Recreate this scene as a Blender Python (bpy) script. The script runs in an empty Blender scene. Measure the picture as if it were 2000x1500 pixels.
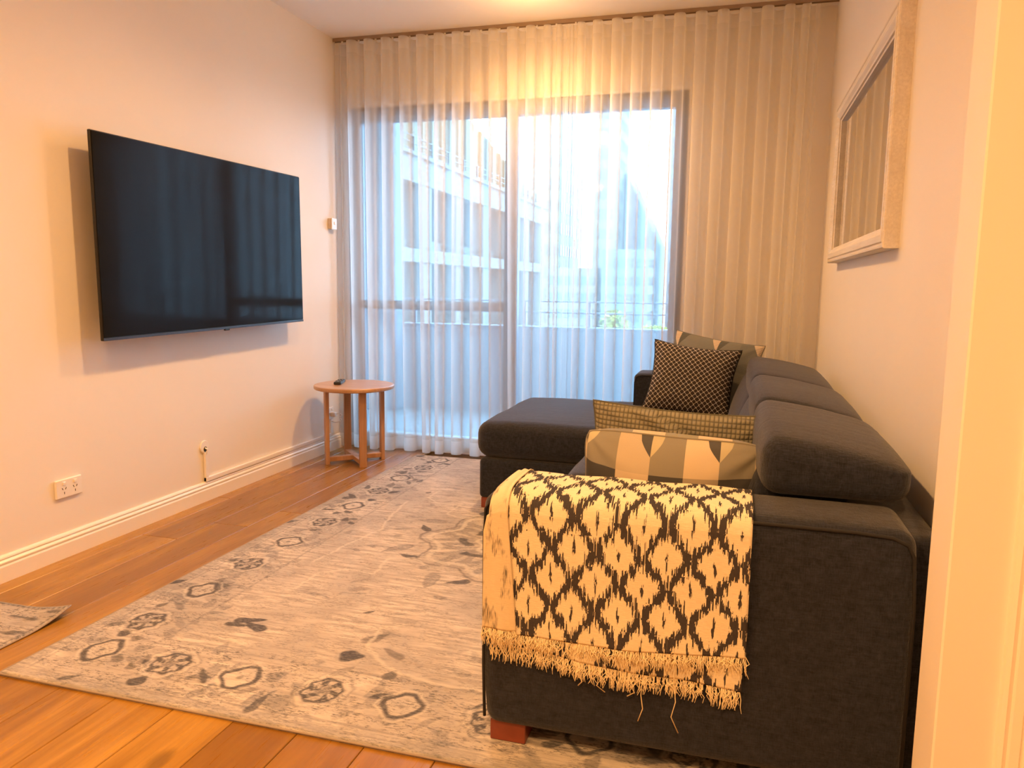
import bpy, bmesh, math, random
import numpy as np
from mathutils import Vector, Matrix

S = bpy.context.scene
COL = S.collection
rng = np.random.default_rng(7)
random.seed(7)
PI = math.pi

# ------------------------------------------------------------------ camera
cam_d = bpy.data.cameras.new('camera')
cam = bpy.data.objects.new('camera', cam_d)
COL.objects.link(cam)
RX = Vector((0.9602385, 0.2788652, 0.0132724))
DN = Vector((0.0482689, -0.1190080, -0.9917193))
FW = Vector((-0.2749766, 0.9529278, -0.1277365))
mw = Matrix.Identity(4)
for i in range(3):
    mw[i][0] = RX[i]; mw[i][1] = -DN[i]; mw[i][2] = -FW[i]
mw[0][3], mw[1][3], mw[2][3] = 2.450, 0.0, 1.0665
cam.matrix_world = mw
cam_d.sensor_fit = 'HORIZONTAL'
cam_d.sensor_width = 36.0
cam_d.lens = 36.0 * 1497.8 / 2000.0
cam_d.clip_start = 0.05
cam_d.clip_end = 500
S.camera = cam

# ------------------------------------------------------------------ world, sun, lamps, exposure
W = bpy.data.worlds.new('world'); S.world = W; W.use_nodes = True
bg = W.node_tree.nodes['Background']
bg.inputs[0].default_value = (0.34, 0.64, 1.0, 1)
bg.inputs[1].default_value = 13.0

sun_d = bpy.data.lights.new('sun', 'SUN'); sun_d.energy = 3.5; sun_d.color = (1.0, 0.90, 0.74); sun_d.angle = 0.01
sun = bpy.data.objects.new('sun', sun_d); COL.objects.link(sun)
sun.rotation_euler = Vector((0.36, 0.75, -0.55)).to_track_quat('-Z', 'Y').to_euler()

WARM = (1.0, 0.515, 0.18)
def downlight(x, y, watts, size=2.75, blend=0.9, color=WARM):
    d = bpy.data.lights.new('downlight_lamp', 'SPOT'); d.energy = watts; d.color = color
    d.spot_size = size; d.spot_blend = blend; d.shadow_soft_size = 0.035
    o = bpy.data.objects.new('downlight_lamp', d); COL.objects.link(o); o.location = (x, y, 2.535)
    g = bpy.data.lights.new('ceiling_fill_lamp', 'POINT'); g.energy = watts * 0.05; g.color = color; g.shadow_soft_size = 0.05  # added point lamp under each downlight to brighten the ceiling like spilled light
    o = bpy.data.objects.new('ceiling_fill_lamp', g); COL.objects.link(o); o.location = (x, y, 2.32)
downlight(1.36, 3.92, 134)
downlight(1.30, 2.50, 98)
downlight(1.30, 0.75, 122)
downlight(2.55, -0.35, 240)
downlight(0.70, -0.75, 175)

S.view_settings.view_transform = 'Standard'
S.view_settings.look = 'None'
S.view_settings.exposure = 0.0
S.view_settings.gamma = 1.0
S.view_settings.use_curve_mapping = False
try:
    S.cycles.transparent_max_bounces = 24
    S.cycles.max_bounces = 14
    S.cycles.diffuse_bounces = 6
    S.cycles.sample_clamp_indirect = 6.0
    S.cycles.caustics_reflective = False
    S.cycles.caustics_refractive = False
except Exception:
    pass

# ------------------------------------------------------------------ material helpers
class NT:
    def __init__(s, name):
        s.mat = bpy.data.materials.new(name); s.mat.use_nodes = True
        s.t = s.mat.node_tree; s.n = s.t.nodes
        s.bsdf = s.n['Principled BSDF']; s.out = s.n['Material Output']
    def new(s, typ, **kw):
        nd = s.n.new(typ)
        for k, v in kw.items(): setattr(nd, k, v)
        return nd
    def put(s, sock, v):
        if isinstance(v, bpy.types.NodeSocket): s.t.links.new(v, sock)
        elif isinstance(v, (tuple, list)): sock.default_value = (*v, 1) if len(v) == 3 and len(sock.default_value) == 4 else v
        else: sock.default_value = v
    def m(s, op, a, b=0.0, c=0.0):
        nd = s.new('ShaderNodeMath', operation=op)
        for i, v in enumerate((a, b, c)): s.put(nd.inputs[i], v)
        return nd.outputs[0]
    def mix(s, f, a, b, mode='MIX'):
        nd = s.new('ShaderNodeMix', data_type='RGBA', blend_type=mode)
        s.put(nd.inputs[0], f); s.put(nd.inputs[6], a); s.put(nd.inputs[7], b)
        return nd.outputs[2]
    def ramp(s, f, stops, interp='LINEAR'):
        nd = s.new('ShaderNodeValToRGB'); cr = nd.color_ramp; cr.interpolation = interp
        while len(cr.elements) < len(stops): cr.elements.new(0.5)
        for e, (p, c) in zip(cr.elements, stops): e.position = p; e.color = (*c, 1) if len(c) == 3 else c
        s.put(nd.inputs[0], f); return nd.outputs[0]
    def coord(s, kind='Object'):
        return s.new('ShaderNodeTexCoord').outputs[kind]
    def xyz(s, v):
        nd = s.new('ShaderNodeSeparateXYZ'); s.put(nd.inputs[0], v); return nd.outputs
    def vec(s, x, y, z=0.0):
        nd = s.new('ShaderNodeCombineXYZ')
        for i, v in enumerate((x, y, z)): s.put(nd.inputs[i], v)
        return nd.outputs[0]
    def scale(s, v, sc, loc=(0, 0, 0)):
        nd = s.new('ShaderNodeMapping'); s.put(nd.inputs[0], v); nd.inputs[3].default_value = sc; s.put(nd.inputs[1], loc); return nd.outputs[0]
    def noise(s, v, sc=5.0, det=3.0, rough=0.5, dist=0.0):
        nd = s.new('ShaderNodeTexNoise'); s.put(nd.inputs['Vector'], v)
        nd.inputs['Scale'].default_value = sc; nd.inputs['Detail'].default_value = det
        nd.inputs['Roughness'].default_value = rough; nd.inputs['Distortion'].default_value = dist
        return nd.outputs[0]
    def white(s, v, dim='3D'):
        nd = s.new('ShaderNodeTexWhiteNoise', noise_dimensions=dim)
        s.put(nd.inputs['W' if dim == '1D' else 'Vector'], v); return nd.outputs[0]
    def bump(s, h, strength=0.3, dist=0.002):
        nd = s.new('ShaderNodeBump'); nd.inputs['Strength'].default_value = strength; nd.inputs['Distance'].default_value = dist
        s.put(nd.inputs['Height'], h); s.t.links.new(nd.outputs[0], s.bsdf.inputs['Normal'])
    def set(s, **kw):
        for k, v in kw.items(): s.put(s.bsdf.inputs[k.replace('_', ' ')], v)
        return s

def plain(name, col, rough=0.5, metal=0.0, grain=0.0, gscale=60.0, spec=0.5):
    n = NT(name); n.set(Roughness=rough, Metallic=metal); n.bsdf.inputs['Specular IOR Level'].default_value = spec
    v = n.noise(n.coord(), gscale, 3)
    k = 1.0 - max(grain, 0.03)
    n.set(Base_Color=n.mix(v, tuple(c * k for c in col), tuple(min(1, c / k) for c in col)))
    return n.mat

M = {}
# painted plaster
def paint(name, col, rough=0.55):
    n = NT(name); c = n.coord()
    v = n.noise(c, 2.2, 4, 0.6); f = n.noise(c, 260, 2)
    n.set(Base_Color=n.mix(v, tuple(x * 0.97 for x in col), tuple(min(1, x * 1.02) for x in col)), Roughness=rough)
    n.bump(f, 0.06, 0.001)
    return n.mat
M['wall'] = paint('wall_paint', (0.84, 0.805, 0.75))
M['ceil'] = paint('ceiling_paint', (0.90, 0.88, 0.85), 0.8)
M['trim'] = paint('trim_gloss_paint', (0.86, 0.82, 0.74), 0.3)
M['plastic'] = plain('white_plastic', (0.84, 0.82, 0.79), 0.3)
M['slot'] = plain('dark_slot', (0.03, 0.028, 0.026), 0.6)
M['dark_metal'] = plain('dark_grey_window_metal', (0.21, 0.25, 0.32), 0.4, 0.0)
M['alu'] = plain('pale_aluminium', (0.7, 0.75, 0.75), 0.35, 0.2)
M['black'] = plain('black_plastic', (0.012, 0.012, 0.014), 0.35)
M['redwood'] = plain('red_brown_timber', (0.20, 0.045, 0.022), 0.35, 0, 0.2, 30)

# floor boards
def wood(name, a, b, c, axis='y', rough=0.22, perobj=True, var=0.5):
    n = NT(name); co = n.coord('Object')
    info = n.new('ShaderNodeObjectInfo'); r = info.outputs['Random']
    off = n.vec(n.m('MULTIPLY', r, 17.0), n.m('MULTIPLY', r, 31.0), n.m('MULTIPLY', r, 7.0))
    ad = n.new('ShaderNodeVectorMath', operation='ADD'); n.put(ad.inputs[0], co); n.put(ad.inputs[1], off)
    v = ad.outputs[0]
    s1 = {'y': (9, 0.9, 9), 'x': (0.9, 9, 9), 'z': (9, 9, 0.9)}[axis]
    s2 = {'y': (120, 5, 120), 'x': (5, 120, 120), 'z': (120, 120, 5)}[axis]
    g1 = n.noise(n.scale(v, s1), 1.0, 4, 0.55, 1.2)
    g2 = n.noise(n.scale(v, s2), 1.0, 4, 0.6, 0.4)
    kn = n.noise(n.scale(v, {'y': (7, 2.6, 7), 'x': (2.6, 7, 7), 'z': (7, 7, 2.6)}[axis]), 1.0, 1, 0.4)
    base = n.ramp(n.m('ADD', n.m('ADD', -0.28, n.m('MULTIPLY', g1, 1.5)), n.m('MULTIPLY', n.m('SUBTRACT', r, 0.5), var)), [(0.22, a), (0.5, b), (0.8, c)])
    base = n.mix(n.m('MULTIPLY', n.m('SUBTRACT', g2, 0.33), 1.0), base, tuple(x * 0.62 for x in a), 'MIX')
    knot = n.ramp(kn, [(0.0, (1, 1, 1)), (0.22, (1, 1, 1)), (0.27, (0, 0, 0)), (1, (0, 0, 0))])
    base = n.mix(n.m('MULTIPLY', knot, 0.55), base, tuple(x * 0.35 for x in a))
    n.set(Base_Color=base, Roughness=n.m('ADD', rough, n.m('MULTIPLY', g2, 0.15)))
    n.bump(g2, 0.12, 0.0008)
    return n.mat
M['floor'] = wood('honey_floorboards', (0.25, 0.115, 0.016), (0.36, 0.178, 0.024), (0.47, 0.25, 0.042))
M['subfloor'] = plain('dark_subfloor', (0.16, 0.08, 0.03), 0.7)
M['oak'] = wood('pale_oak_table', (0.40, 0.22, 0.12), (0.50, 0.29, 0.17), (0.58, 0.36, 0.22), 'z', 0.32, var=0.1)
M['oak_top'] = wood('pale_oak_table_top', (0.42, 0.25, 0.15), (0.52, 0.32, 0.20), (0.60, 0.39, 0.25), 'x', 0.25, var=0.1)

# sofa fabric
def sofa_fabric():
    n = NT('charcoal_navy_upholstery'); c = n.coord()
    a = n.noise(n.scale(c, (45, 45, 420)), 1, 3, 0.7); b = n.noise(n.scale(c, (420, 60, 60)), 1, 3, 0.7)
    d = n.noise(n.scale(c, (60, 420, 60)), 1, 3, 0.7)
    t = n.m('ADD', n.m('ADD', a, b), d)
    t = n.m('MULTIPLY', n.m('SUBTRACT', t, 1.15), 1.5)
    big = n.noise(c, 6, 3)
    col = n.mix(t, (0.004, 0.005, 0.009), (0.027, 0.033, 0.058))
    col = n.mix(n.m('MULTIPLY', big, 0.3), col, (0.016, 0.0185, 0.029))
    n.set(Base_Color=col, Roughness=0.85, Sheen_Weight=0.22, Sheen_Roughness=0.45)
    n.bsdf.inputs['Specular IOR Level'].default_value = 0.25
    wr = n.noise(n.scale(c, (5, 26, 14)), 1, 2, 0.5, 0.6)
    n.bump(n.m('ADD', t, n.m('MULTIPLY', wr, 2.2)), 0.35, 0.0035)
    return n.mat
M['sofa'] = sofa_fabric()
M['sofa_pipe'] = plain('dark_piping', (0.012, 0.012, 0.016), 0.85)

# sheer curtain cloth
def sheer(name, trans):
    n = NT(name); c = n.coord()
    th = n.noise(n.scale(c, (900, 900, 60)), 1, 2)
    slub = n.noise(n.scale(c, (260, 260, 3)), 1, 2)
    dif = n.new('ShaderNodeBsdfDiffuse'); trl = n.new('ShaderNodeBsdfTranslucent'); tp = n.new('ShaderNodeBsdfTransparent')
    col = n.mix(th, (0.90, 0.885, 0.86), (0.96, 0.95, 0.93))
    n.put(dif.inputs[0], col); n.put(trl.inputs[0], col)
    m1 = n.new('ShaderNodeMixShader'); m1.inputs[0].default_value = 0.64
    n.t.links.new(dif.outputs[0], m1.inputs[1]); n.t.links.new(trl.outputs[0], m1.inputs[2])
    m2 = n.new('ShaderNodeMixShader')
    # open weave: light passes the gaps, and the longer slanted path through the cloth closes them
    geo = n.new('ShaderNodeNewGeometry'); dp = n.new('ShaderNodeVectorMath', operation='DOT_PRODUCT')
    n.t.links.new(geo.outputs['Normal'], dp.inputs[0]); n.t.links.new(geo.outputs['Incoming'], dp.inputs[1])
    cosv = n.m('MAXIMUM', n.m('ABSOLUTE', dp.outputs['Value']), 0.12)
    n.put(m2.inputs[0], n.m('POWER', n.m('ADD', trans - 0.01, n.m('MULTIPLY', slub, 0.02)), n.m('DIVIDE', 1.0, cosv)))
    n.t.links.new(m1.outputs[0], m2.inputs[1]); n.t.links.new(tp.outputs[0], m2.inputs[2])
    n.t.links.new(m2.outputs[0], n.out.inputs[0])
    return n.mat
M['sheer'] = sheer('sheer_voile', 0.55)
M['sheer_hem'] = sheer('sheer_voile_doubled', 0.38)

M['sheer_top'] = sheer('sheer_voile_heading', 0.50)
# window glass
def glass():
    n = NT('window_glass'); tp = n.new('ShaderNodeBsdfTransparent'); gl = n.new('ShaderNodeBsdfGlossy')
    n.put(tp.inputs[0], (0.95, 0.98, 0.97)); gl.inputs[1].default_value = 0.02
    fr = n.new('ShaderNodeFresnel'); fr.inputs[0].default_value = 1.45
    m = n.new('ShaderNodeMixShader'); n.t.links.new(fr.outputs[0], m.inputs[0])
    n.t.links.new(tp.outputs[0], m.inputs[1]); n.t.links.new(gl.outputs[0], m.inputs[2])
    n.t.links.new(m.outputs[0], n.out.inputs[0]); return n.mat
M['glass'] = glass()

def screen():
    n = NT('black_glass_screen'); n.set(Base_Color=n.mix(n.noise(n.coord(), 3), (0.008, 0.009, 0.011), (0.012, 0.013, 0.016)), Roughness=0.09)
    n.bsdf.inputs['IOR'].default_value = 1.16
    return n.mat
M['screen'] = screen()
def mirror():
    n = NT('mirror_glass'); n.set(Base_Color=n.mix(n.noise(n.coord(), 4), (0.80, 0.78, 0.74), (0.82, 0.80, 0.76)), Metallic=1.0, Roughness=0.015); return n.mat
M['mirror'] = mirror()
M['frame'] = wood('whitewashed_frame', (0.72, 0.67, 0.60), (0.80, 0.76, 0.69), (0.85, 0.81, 0.75), 'y', 0.4, var=0.1)

# ------------------------------------------------------------------ geometry helpers
def origin(o):
    v = Vector((0, 0, 0))
    while o is not None:
        v += o.location; o = o.parent
    return v
def tag(o, label=None, cat=None, group=None, kind=None):
    if label: o['label'] = label
    if cat: o['category'] = cat
    if group: o['group'] = group
    if kind: o['kind'] = kind
    return o
def thing(name, label, cat, loc, group=None):
    o = bpy.data.objects.new(name, None); COL.objects.link(o); o.location = loc
    o.empty_display_size = 0.1
    return tag(o, label, cat, group)
def mob(name, verts, faces, mat, parent=None, smooth=False, uv=None, loc=None, mats=None):
    """Link ONE mesh object; verts are world coordinates (made relative to the parent, or to loc)."""
    me = bpy.data.meshes.new(name)
    base = origin(parent) if parent is not None else Vector((0, 0, 0))
    l = Vector(loc) - base if loc is not None else Vector((0, 0, 0))
    V = np.asarray(verts, float) - np.array(base + l)
    me.from_pydata(V.tolist(), [], [tuple(f) for f in faces])
    if smooth: me.polygons.foreach_set('use_smooth', [True] * len(me.polygons))
    if uv is not None:
        ul = me.uv_layers.new(name='UVMap')
        li = np.empty(len(me.loops), int); me.loops.foreach_get('vertex_index', li)
        ul.data.foreach_set('uv', np.asarray(uv, float)[li].ravel())
    me.materials.append(mat)
    me.update()
    o = bpy.data.objects.new(name, me); COL.objects.link(o); o.location = l
    if parent is not None: o.parent = parent
    return o
def join(parts):
    V, F, n = [], [], 0
    for v, f in parts:
        V += [tuple(p) for p in v]; F += [tuple(i + n for i in q) for q in f]; n += len(v)
    return V, F
def box(x0, x1, y0, y1, z0, z1, b=0.0):
    bm = bmesh.new(); bmesh.ops.create_cube(bm, size=1.0)
    for v in bm.verts:
        v.co = Vector(((x0 + x1) / 2 + v.co.x * (x1 - x0), (y0 + y1) / 2 + v.co.y * (y1 - y0), (z0 + z1) / 2 + v.co.z * (z1 - z0)))
    if b > 0:
        bmesh.ops.bevel(bm, geom=list(bm.edges), offset=b, segments=2 if b > 0.004 else 1, affect='EDGES', profile=0.5)
    bm.verts.index_update()
    V = [tuple(v.co) for v in bm.verts]; F = [tuple(v.index for v in f.verts) for f in bm.faces]
    bm.free(); return V, F
def slab(name, x0, x1, y0, y1, z0, z1, mat, parent=None, b=0.0, loc=None):
    V, F = box(x0, x1, y0, y1, z0, z1, b)
    return mob(name, V, F, mat, parent, loc=loc)
def rbox(x0, x1, y0, y1, z0, z1, r, n=10, warp=None):
    """Upholstered block: a box with fully rounded edges, then an optional warp of (p in -1..1, world)."""
    hx, hy, hz = (x1 - x0) / 2, (y1 - y0) / 2, (z1 - z0) / 2
    c = np.array([(x0 + x1) / 2, (y0 + y1) / 2, (z0 + z1) / 2]); h = np.array([hx, hy, hz])
    r = min(r, hx, hy, hz)
    # sample positions: dense in the rounding
    def samples(hh):
        a = np.linspace(0, PI / 2, 6)
        edge = hh - r + r * np.sin(a) * 1.0
        mid = np.linspace(-(hh - r), hh - r, n)
        return np.unique(np.round(np.concatenate([-edge, mid, edge]), 6))
    key, V, F = {}, [], []
    def vid(p):
        k = tuple(np.round(p, 5))
        if k not in key: key[k] = len(V); V.append(p)
        return key[k]
    ss = [samples(x) for x in h]
    for ax in range(3):
        u, w = [(1, 2), (2, 0), (0, 1)][ax]
        for sgn in (-1, 1):
            for i in range(len(ss[u]) - 1):
                for j in range(len(ss[w]) - 1):
                    q = []
                    for a, b in ((i, j), (i + 1, j), (i + 1, j + 1), (i, j + 1)):
                        p = np.zeros(3); p[ax] = sgn * h[ax]; p[u] = ss[u][a]; p[w] = ss[w][b]; q.append(vid(p))
                    F.append(q if sgn > 0 else q[::-1])
    V = np.array(V)
    inner = np.clip(V, -(h - r), h - r); d = V - inner
    L = np.linalg.norm(d, axis=1); L[L == 0] = 1
    out = inner + d / L[:, None] * r
    res = out + c
    if warp is not None: res = warp(out / h, res.copy())
    return res, F
def tube(pts, r, n=6, closed=False):
    pts = [Vector(p) for p in pts]; V, F = [], []
    m = len(pts)
    up = Vector((0.13, 0.27, 0.95))
    for i, p in enumerate(pts):
        t = (pts[min(i + 1, m - 1)] - pts[max(i - 1, 0)])
        if t.length < 1e-9: t = Vector((0, 0, 1))
        t.normalize()
        a = t.cross(up)
        if a.length < 1e-3: a = t.cross(Vector((1, 0, 0)))
        a.normalize(); b = t.cross(a)
        rr = r[i] if isinstance(r, (list, tuple)) else r
        for k in range(n):
            th = 2 * PI * k / n; V.append(tuple(p + a * (rr * math.cos(th)) + b * (rr * math.sin(th))))
    for i in range(m - 1):
        for k in range(n):
            F.append((i * n + k, i * n + (k + 1) % n, (i + 1) * n + (k + 1) % n, (i + 1) * n + k))
    F.append(tuple(range(n))[::-1]); F.append(tuple((m - 1) * n + k for k in range(n)))
    return V, F
def lathe(cx, cy, prof, n=64):
    V, F = [], []
    for (r, z) in prof:
        for k in range(n):
            a = 2 * PI * k / n; V.append((cx + r * math.cos(a), cy + r * math.sin(a), z))
    for i in range(len(prof) - 1):
        for k in range(n): F.append((i * n + k, i * n + (k + 1) % n, (i + 1) * n + (k + 1) % n, (i + 1) * n + k))
    F.append(tuple(range(n))[::-1]); F.append(tuple((len(prof) - 1) * n + k for k in range(n)))
    return V, F
def extrude_y(prof, y0, y1):
    """prof: closed (x,z) loop."""
    n = len(prof)
    V = [(x, y0, z) for x, z in prof] + [(x, y1, z) for x, z in prof]
    F = [(i, (i + 1) % n, n + (i + 1) % n, n + i) for i in range(n)]
    F += [tuple(range(n))[::-1], tuple(range(n, 2 * n))]
    return V, F
def grid_faces(nu, nv, base=0):
    return [(base + i * nv + j, base + (i + 1) * nv + j, base + (i + 1) * nv + j + 1, base + i * nv + j + 1) for i in range(nu - 1) for j in range(nv - 1)]
def structure(o): o['kind'] = 'structure'; return o

# ================================================================== ROOM SHELL
H = 2.55; XR = 2.89; YW = 4.56
structure(slab('wall_left', -0.14, 0.0, -3.2, YW, -0.05, H + 0.1, M['wall']))
structure(slab('wall_right', XR, XR + 0.14, 1.40, YW, -0.05, H + 0.1, M['wall']))
structure(slab('wall_rear', -0.14, 4.8, -3.34, -3.2, -0.05, H + 0.1, M['wall']))
structure(slab('wall_side', 4.66, 4.8, -3.2, 1.30, -0.05, H + 0.1, M['wall']))
structure(slab('wall_return', 2.790, 4.8, 1.30, 1.42, -0.05, H + 0.1, M['wall'], b=0.003))
structure(slab('ceiling', -0.14, 4.8, -3.34, YW, H, H + 0.12, M['ceil']))
# back wall around the window opening (x 0.02..2.14, z 0.03..2.165)
V, F = join([box(-6, 0.02, YW, YW + 0.16, -9, 6), box(2.145, 9, YW, YW + 0.16, -9, 6),
             box(0.02, 2.145, YW, YW + 0.16, 2.165, 6), box(0.02, 2.145, YW, YW + 0.16, -9, 0.0)])
structure(mob('wall_back', V, F, M['wall']))

floor = structure(slab('floor', -0.14, 4.8, -3.2, YW, -0.08, -0.016, M['subfloor']))
pw = 0.176; fixed = {0: [2.577], 1: [2.81], 2: [3.055], 3: [3.69], 4: [0.95], 5: [1.12]}
plank_cache = {}
def plank(x0, x1, y0, y1):
    g = 0.0008; L = round(y1 - y0, 3)
    V, F = box(x0 + g, x1 - g, y0 + g, y1 - g, -0.016, 0.0, 0.0016)
    mob('plank', V, F, M['floor'], floor, loc=((x0 + x1) / 2, (y0 + y1) / 2, 0))
k = 0
x = 0.088 - pw
while x < 4.7:
    x1 = x + pw
    cuts = list(fixed.get(k - 1, []))
    y = -3.2 + random.uniform(0.3, 1.6)
    js = []
    if cuts:
        c = cuts[0]
        while c > -3.0: js.append(c); c -= random.uniform(1.25, 1.75)
        c = cuts[0] + random.uniform(1.2, 1.6)
        while c < YW - 0.3: js.append(c); c += random.uniform(1.2, 1.7)
    else:
        while y < YW - 0.3: js.append(y); y += random.uniform(1.2, 1.8)
    js = sorted([-3.2] + js + [YW])
    for a, b in zip(js[:-1], js[1:]):
        hidden_rug = x > 0.60 and a > 1.56
        b2 = b
        if x > 0.60 and a < 1.56 < b: b2 = b
        if hidden_rug or b < 0.2: continue
        if x > 2.9 and b > 1.3: continue
        plank(max(x, 0.0), x1, a, b2)
    x = x1; k += 1
# plain boarded floor behind the viewpoint and under the rug: same timber, one piece
structure(slab('floor_rear', 0.0, 4.66, -3.2, 0.2, -0.0155, -0.0015, M['floor']))

# skirting on the left wall
prof = [(0.0, 0.0), (0.017, 0.0), (0.017, 0.056), (0.015, 0.060), (0.0125, 0.062), (0.0125, 0.065), (0.0155, 0.067), (0.0155, 0.072), (0.011, 0.077),
        (0.009, 0.079), (0.009, 0.082), (0.0115, 0.084), (0.010, 0.089), (0.006, 0.094), (0.0, 0.095)]
V, F = extrude_y(prof, -3.2, YW); structure(mob('baseboard_left', V, F, M['trim']))
V, F = extrude_y([(XR - a, b) for a, b in prof][::-1], 1.42, YW); structure(mob('baseboard_right', V, F, M['trim']))
# architrave on the return wall at the right edge of the view
prof = [(2.876, 1.300), (2.878, 1.290), (2.884, 1.286), (2.890, 1.288), (2.893, 1.284), (2.905, 1.281), (2.908, 1.284), (2.913, 1.279), (2.960, 1.277), (2.966, 1.281), (2.966, 1.300)]
n = len(prof); V = [(a, b, 0.0) for a, b in prof] + [(a, b, 2.2) for a, b in prof]
F = [(i, (i + 1) % n, n + (i + 1) % n, n + i) for i in range(n)] + [tuple(range(n))[::-1], tuple(range(n, 2 * n))]
structure(mob('trim_1', V, F, M['trim']))

# ------------------------------------------------------------------ window and its panes
win = bpy.data.objects.new('window_1', None); COL.objects.link(win); win.location = (1.08, YW, 0.0); structure(win)
def wf(name, x0, x1, z0, z1, y0=YW + 0.005, y1=YW + 0.075, mat='dark_metal'):
    return slab(name, x0, x1, y0, y1, z0, z1, M[mat], win, 0.003)
wf('head_frame', 0.02, 2.145, 2.078, 2.165)
wf('side_frame', 0.02, 0.10, 0.0, 2.078); wf('side_frame', 2.075, 2.145, 0.0, 2.078)
wf('door_stile', 1.073, 1.149, 0.06, 2.078, YW + 0.0, YW + 0.08)
wf('transom_bar', 0.10, 1.073, 0.905, 0.955, YW + 0.03, YW + 0.07)
wf('sill_track', 0.02, 2.145, 0.0, 0.05, YW + 0.0, YW + 0.15, 'alu')
wf('bottom_rail', 0.10, 1.073, 0.05, 0.085, mat='alu'); wf('bottom_rail', 1.149, 2.075, 0.05, 0.085, mat='alu')
wf('glass_pane', 0.10, 1.073, 0.955, 2.078, YW + 0.045, YW + 0.051, 'glass')
wf('glass_pane', 0.10, 1.073, 0.085, 0.905, YW + 0.045, YW + 0.051, 'glass')
wf('glass_pane', 1.149, 2.075, 0.085, 2.078, YW + 0.025, YW + 0.031, 'glass')
hd = wf('pull_handle', 2.088, 2.104, 0.80, 1.03, YW - 0.035, YW - 0.02)
V, F = join([box(2.092, 2.100, YW - 0.022, YW + 0.006, 0.82, 0.835), box(2.092, 2.100, YW - 0.022, YW + 0.006, 0.995, 1.01)])
mob('handle_mount', V, F, M['dark_metal'], hd)

# ================================================================== CURTAINS
YC = 4.432
def wave_curtain(name, label, x0, folds, amp0, seed, lean0=0.0, lean1=0.0, loose=1.0):
    """S-fold sheer. folds: list of fold widths from x0 on."""
    r = np.random.default_rng(seed)
    top, bot = 2.522, 0.012
    t = thing(name, label, 'curtain', (x0, YC, bot), 'sheer curtains across the window wall')
    per = 18; NF = len(folds); edges = np.concatenate([[0], np.cumsum(folds)])
    N = NF * per + 1; ph = np.linspace(0, NF, N)
    X = np.interp(ph, np.arange(NF + 1), edges) + x0
    wloc = np.interp(ph, np.arange(NF) + 0.5, folds)
    ampk = 1 + loose * r.uniform(-0.6, 0.35, NF + 2); driftk = loose * r.normal(0, 0.022, NF + 2)
    amp_low = np.interp(ph, np.arange(NF + 2) - 0.5, ampk); dr = np.interp(ph, np.arange(NF + 2) - 0.5, driftk)
    ps = r.uniform(0, 6.28)
    endfade = np.clip(np.minimum(ph, NF - ph) / 0.8, 0.15, 1)
    def pt(z):
        d = (top - z) / (top - bot)
        d = np.clip(d, 0, 1)
        A = amp0 * ((1 - 0.70 * d) + 0.52 * d * amp_low) * np.clip(wloc / 0.11, 0.5, 1.15)
        s = np.sin(2 * PI * ph - PI / 2)
        y = YC + A * s * endfade + 0.014 * loose * d * np.sin(PI * ph * 0.63 + ps)
        x = X + 0.115 * wloc * np.sin(4 * PI * ph)
        x = x + dr * d * endfade + np.interp(ph, [0, NF], [lean0, lean1]) * d
        return np.stack([x, y, np.full(N, z)], 1)
    def strip(pname, zs, mat, off=0.0):
        V = np.concatenate([pt(z) + np.array([0, off, 0]) for z in zs]); nz = len(zs)
        mob(pname, V, grid_faces(nz, N), mat, t, smooth=True)
    strip('fabric_panel', np.linspace(top - 0.07, bot + 0.085, 22), M['sheer'])
    strip('heading_tape', [top, top - 0.035, top - 0.07], M['sheer_top'])
    strip('hem', [bot + 0.085, bot + 0.04, bot], M['sheer_hem'])
    return t
lf = [0.125, 0.112, 0.114, 0.114, 0.113, 0.112, 0.113, 0.112, 0.111, 0.112, 0.112, 0.098, 0.062, 0.060]
wave_curtain('sheer_curtain', 'white sheer curtain of the left-hand glazing, over the side table corner', 0.012, lf, 0.050, 3, 0.0, 0.012)
rf = [0.060, 0.096, 0.110, 0.112, 0.112, 0.113, 0.113, 0.113, 0.112, 0.112, 0.113, 0.075, 0.070]
wave_curtain('sheer_curtain', 'white sheer curtain behind the sofa, reaching from mid window to the right wall', 1.486, rf, 0.050, 11, 0.006, 0.0, 0.45)
tr = thing('curtain_track', 'slim ceiling track carrying both sheer curtains', 'curtain track', (1.45, YC, 2.535))
V, F = join([box(0.004, XR - 0.004, YC - 0.014, YC - 0.010, 2.530, 2.5495), box(0.004, XR - 0.004, YC + 0.010, YC + 0.014, 2.530, 2.5495), box(0.004, XR - 0.004, YC - 0.012, YC + 0.012, 2.544, 2.5498)])
mob('rail', V, F, plain('bronze_track', (0.30, 0.22, 0.16), 0.5), tr)
gl = [box(xx - 0.004, xx + 0.004, YC - 0.006, YC + 0.006, 2.520, 2.545) for xx in np.arange(0.06, XR - 0.04, 0.112)]
V, F = join(gl); tag(mob('gliders', V, F, M['plastic'], tr), kind='stuff')

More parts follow.
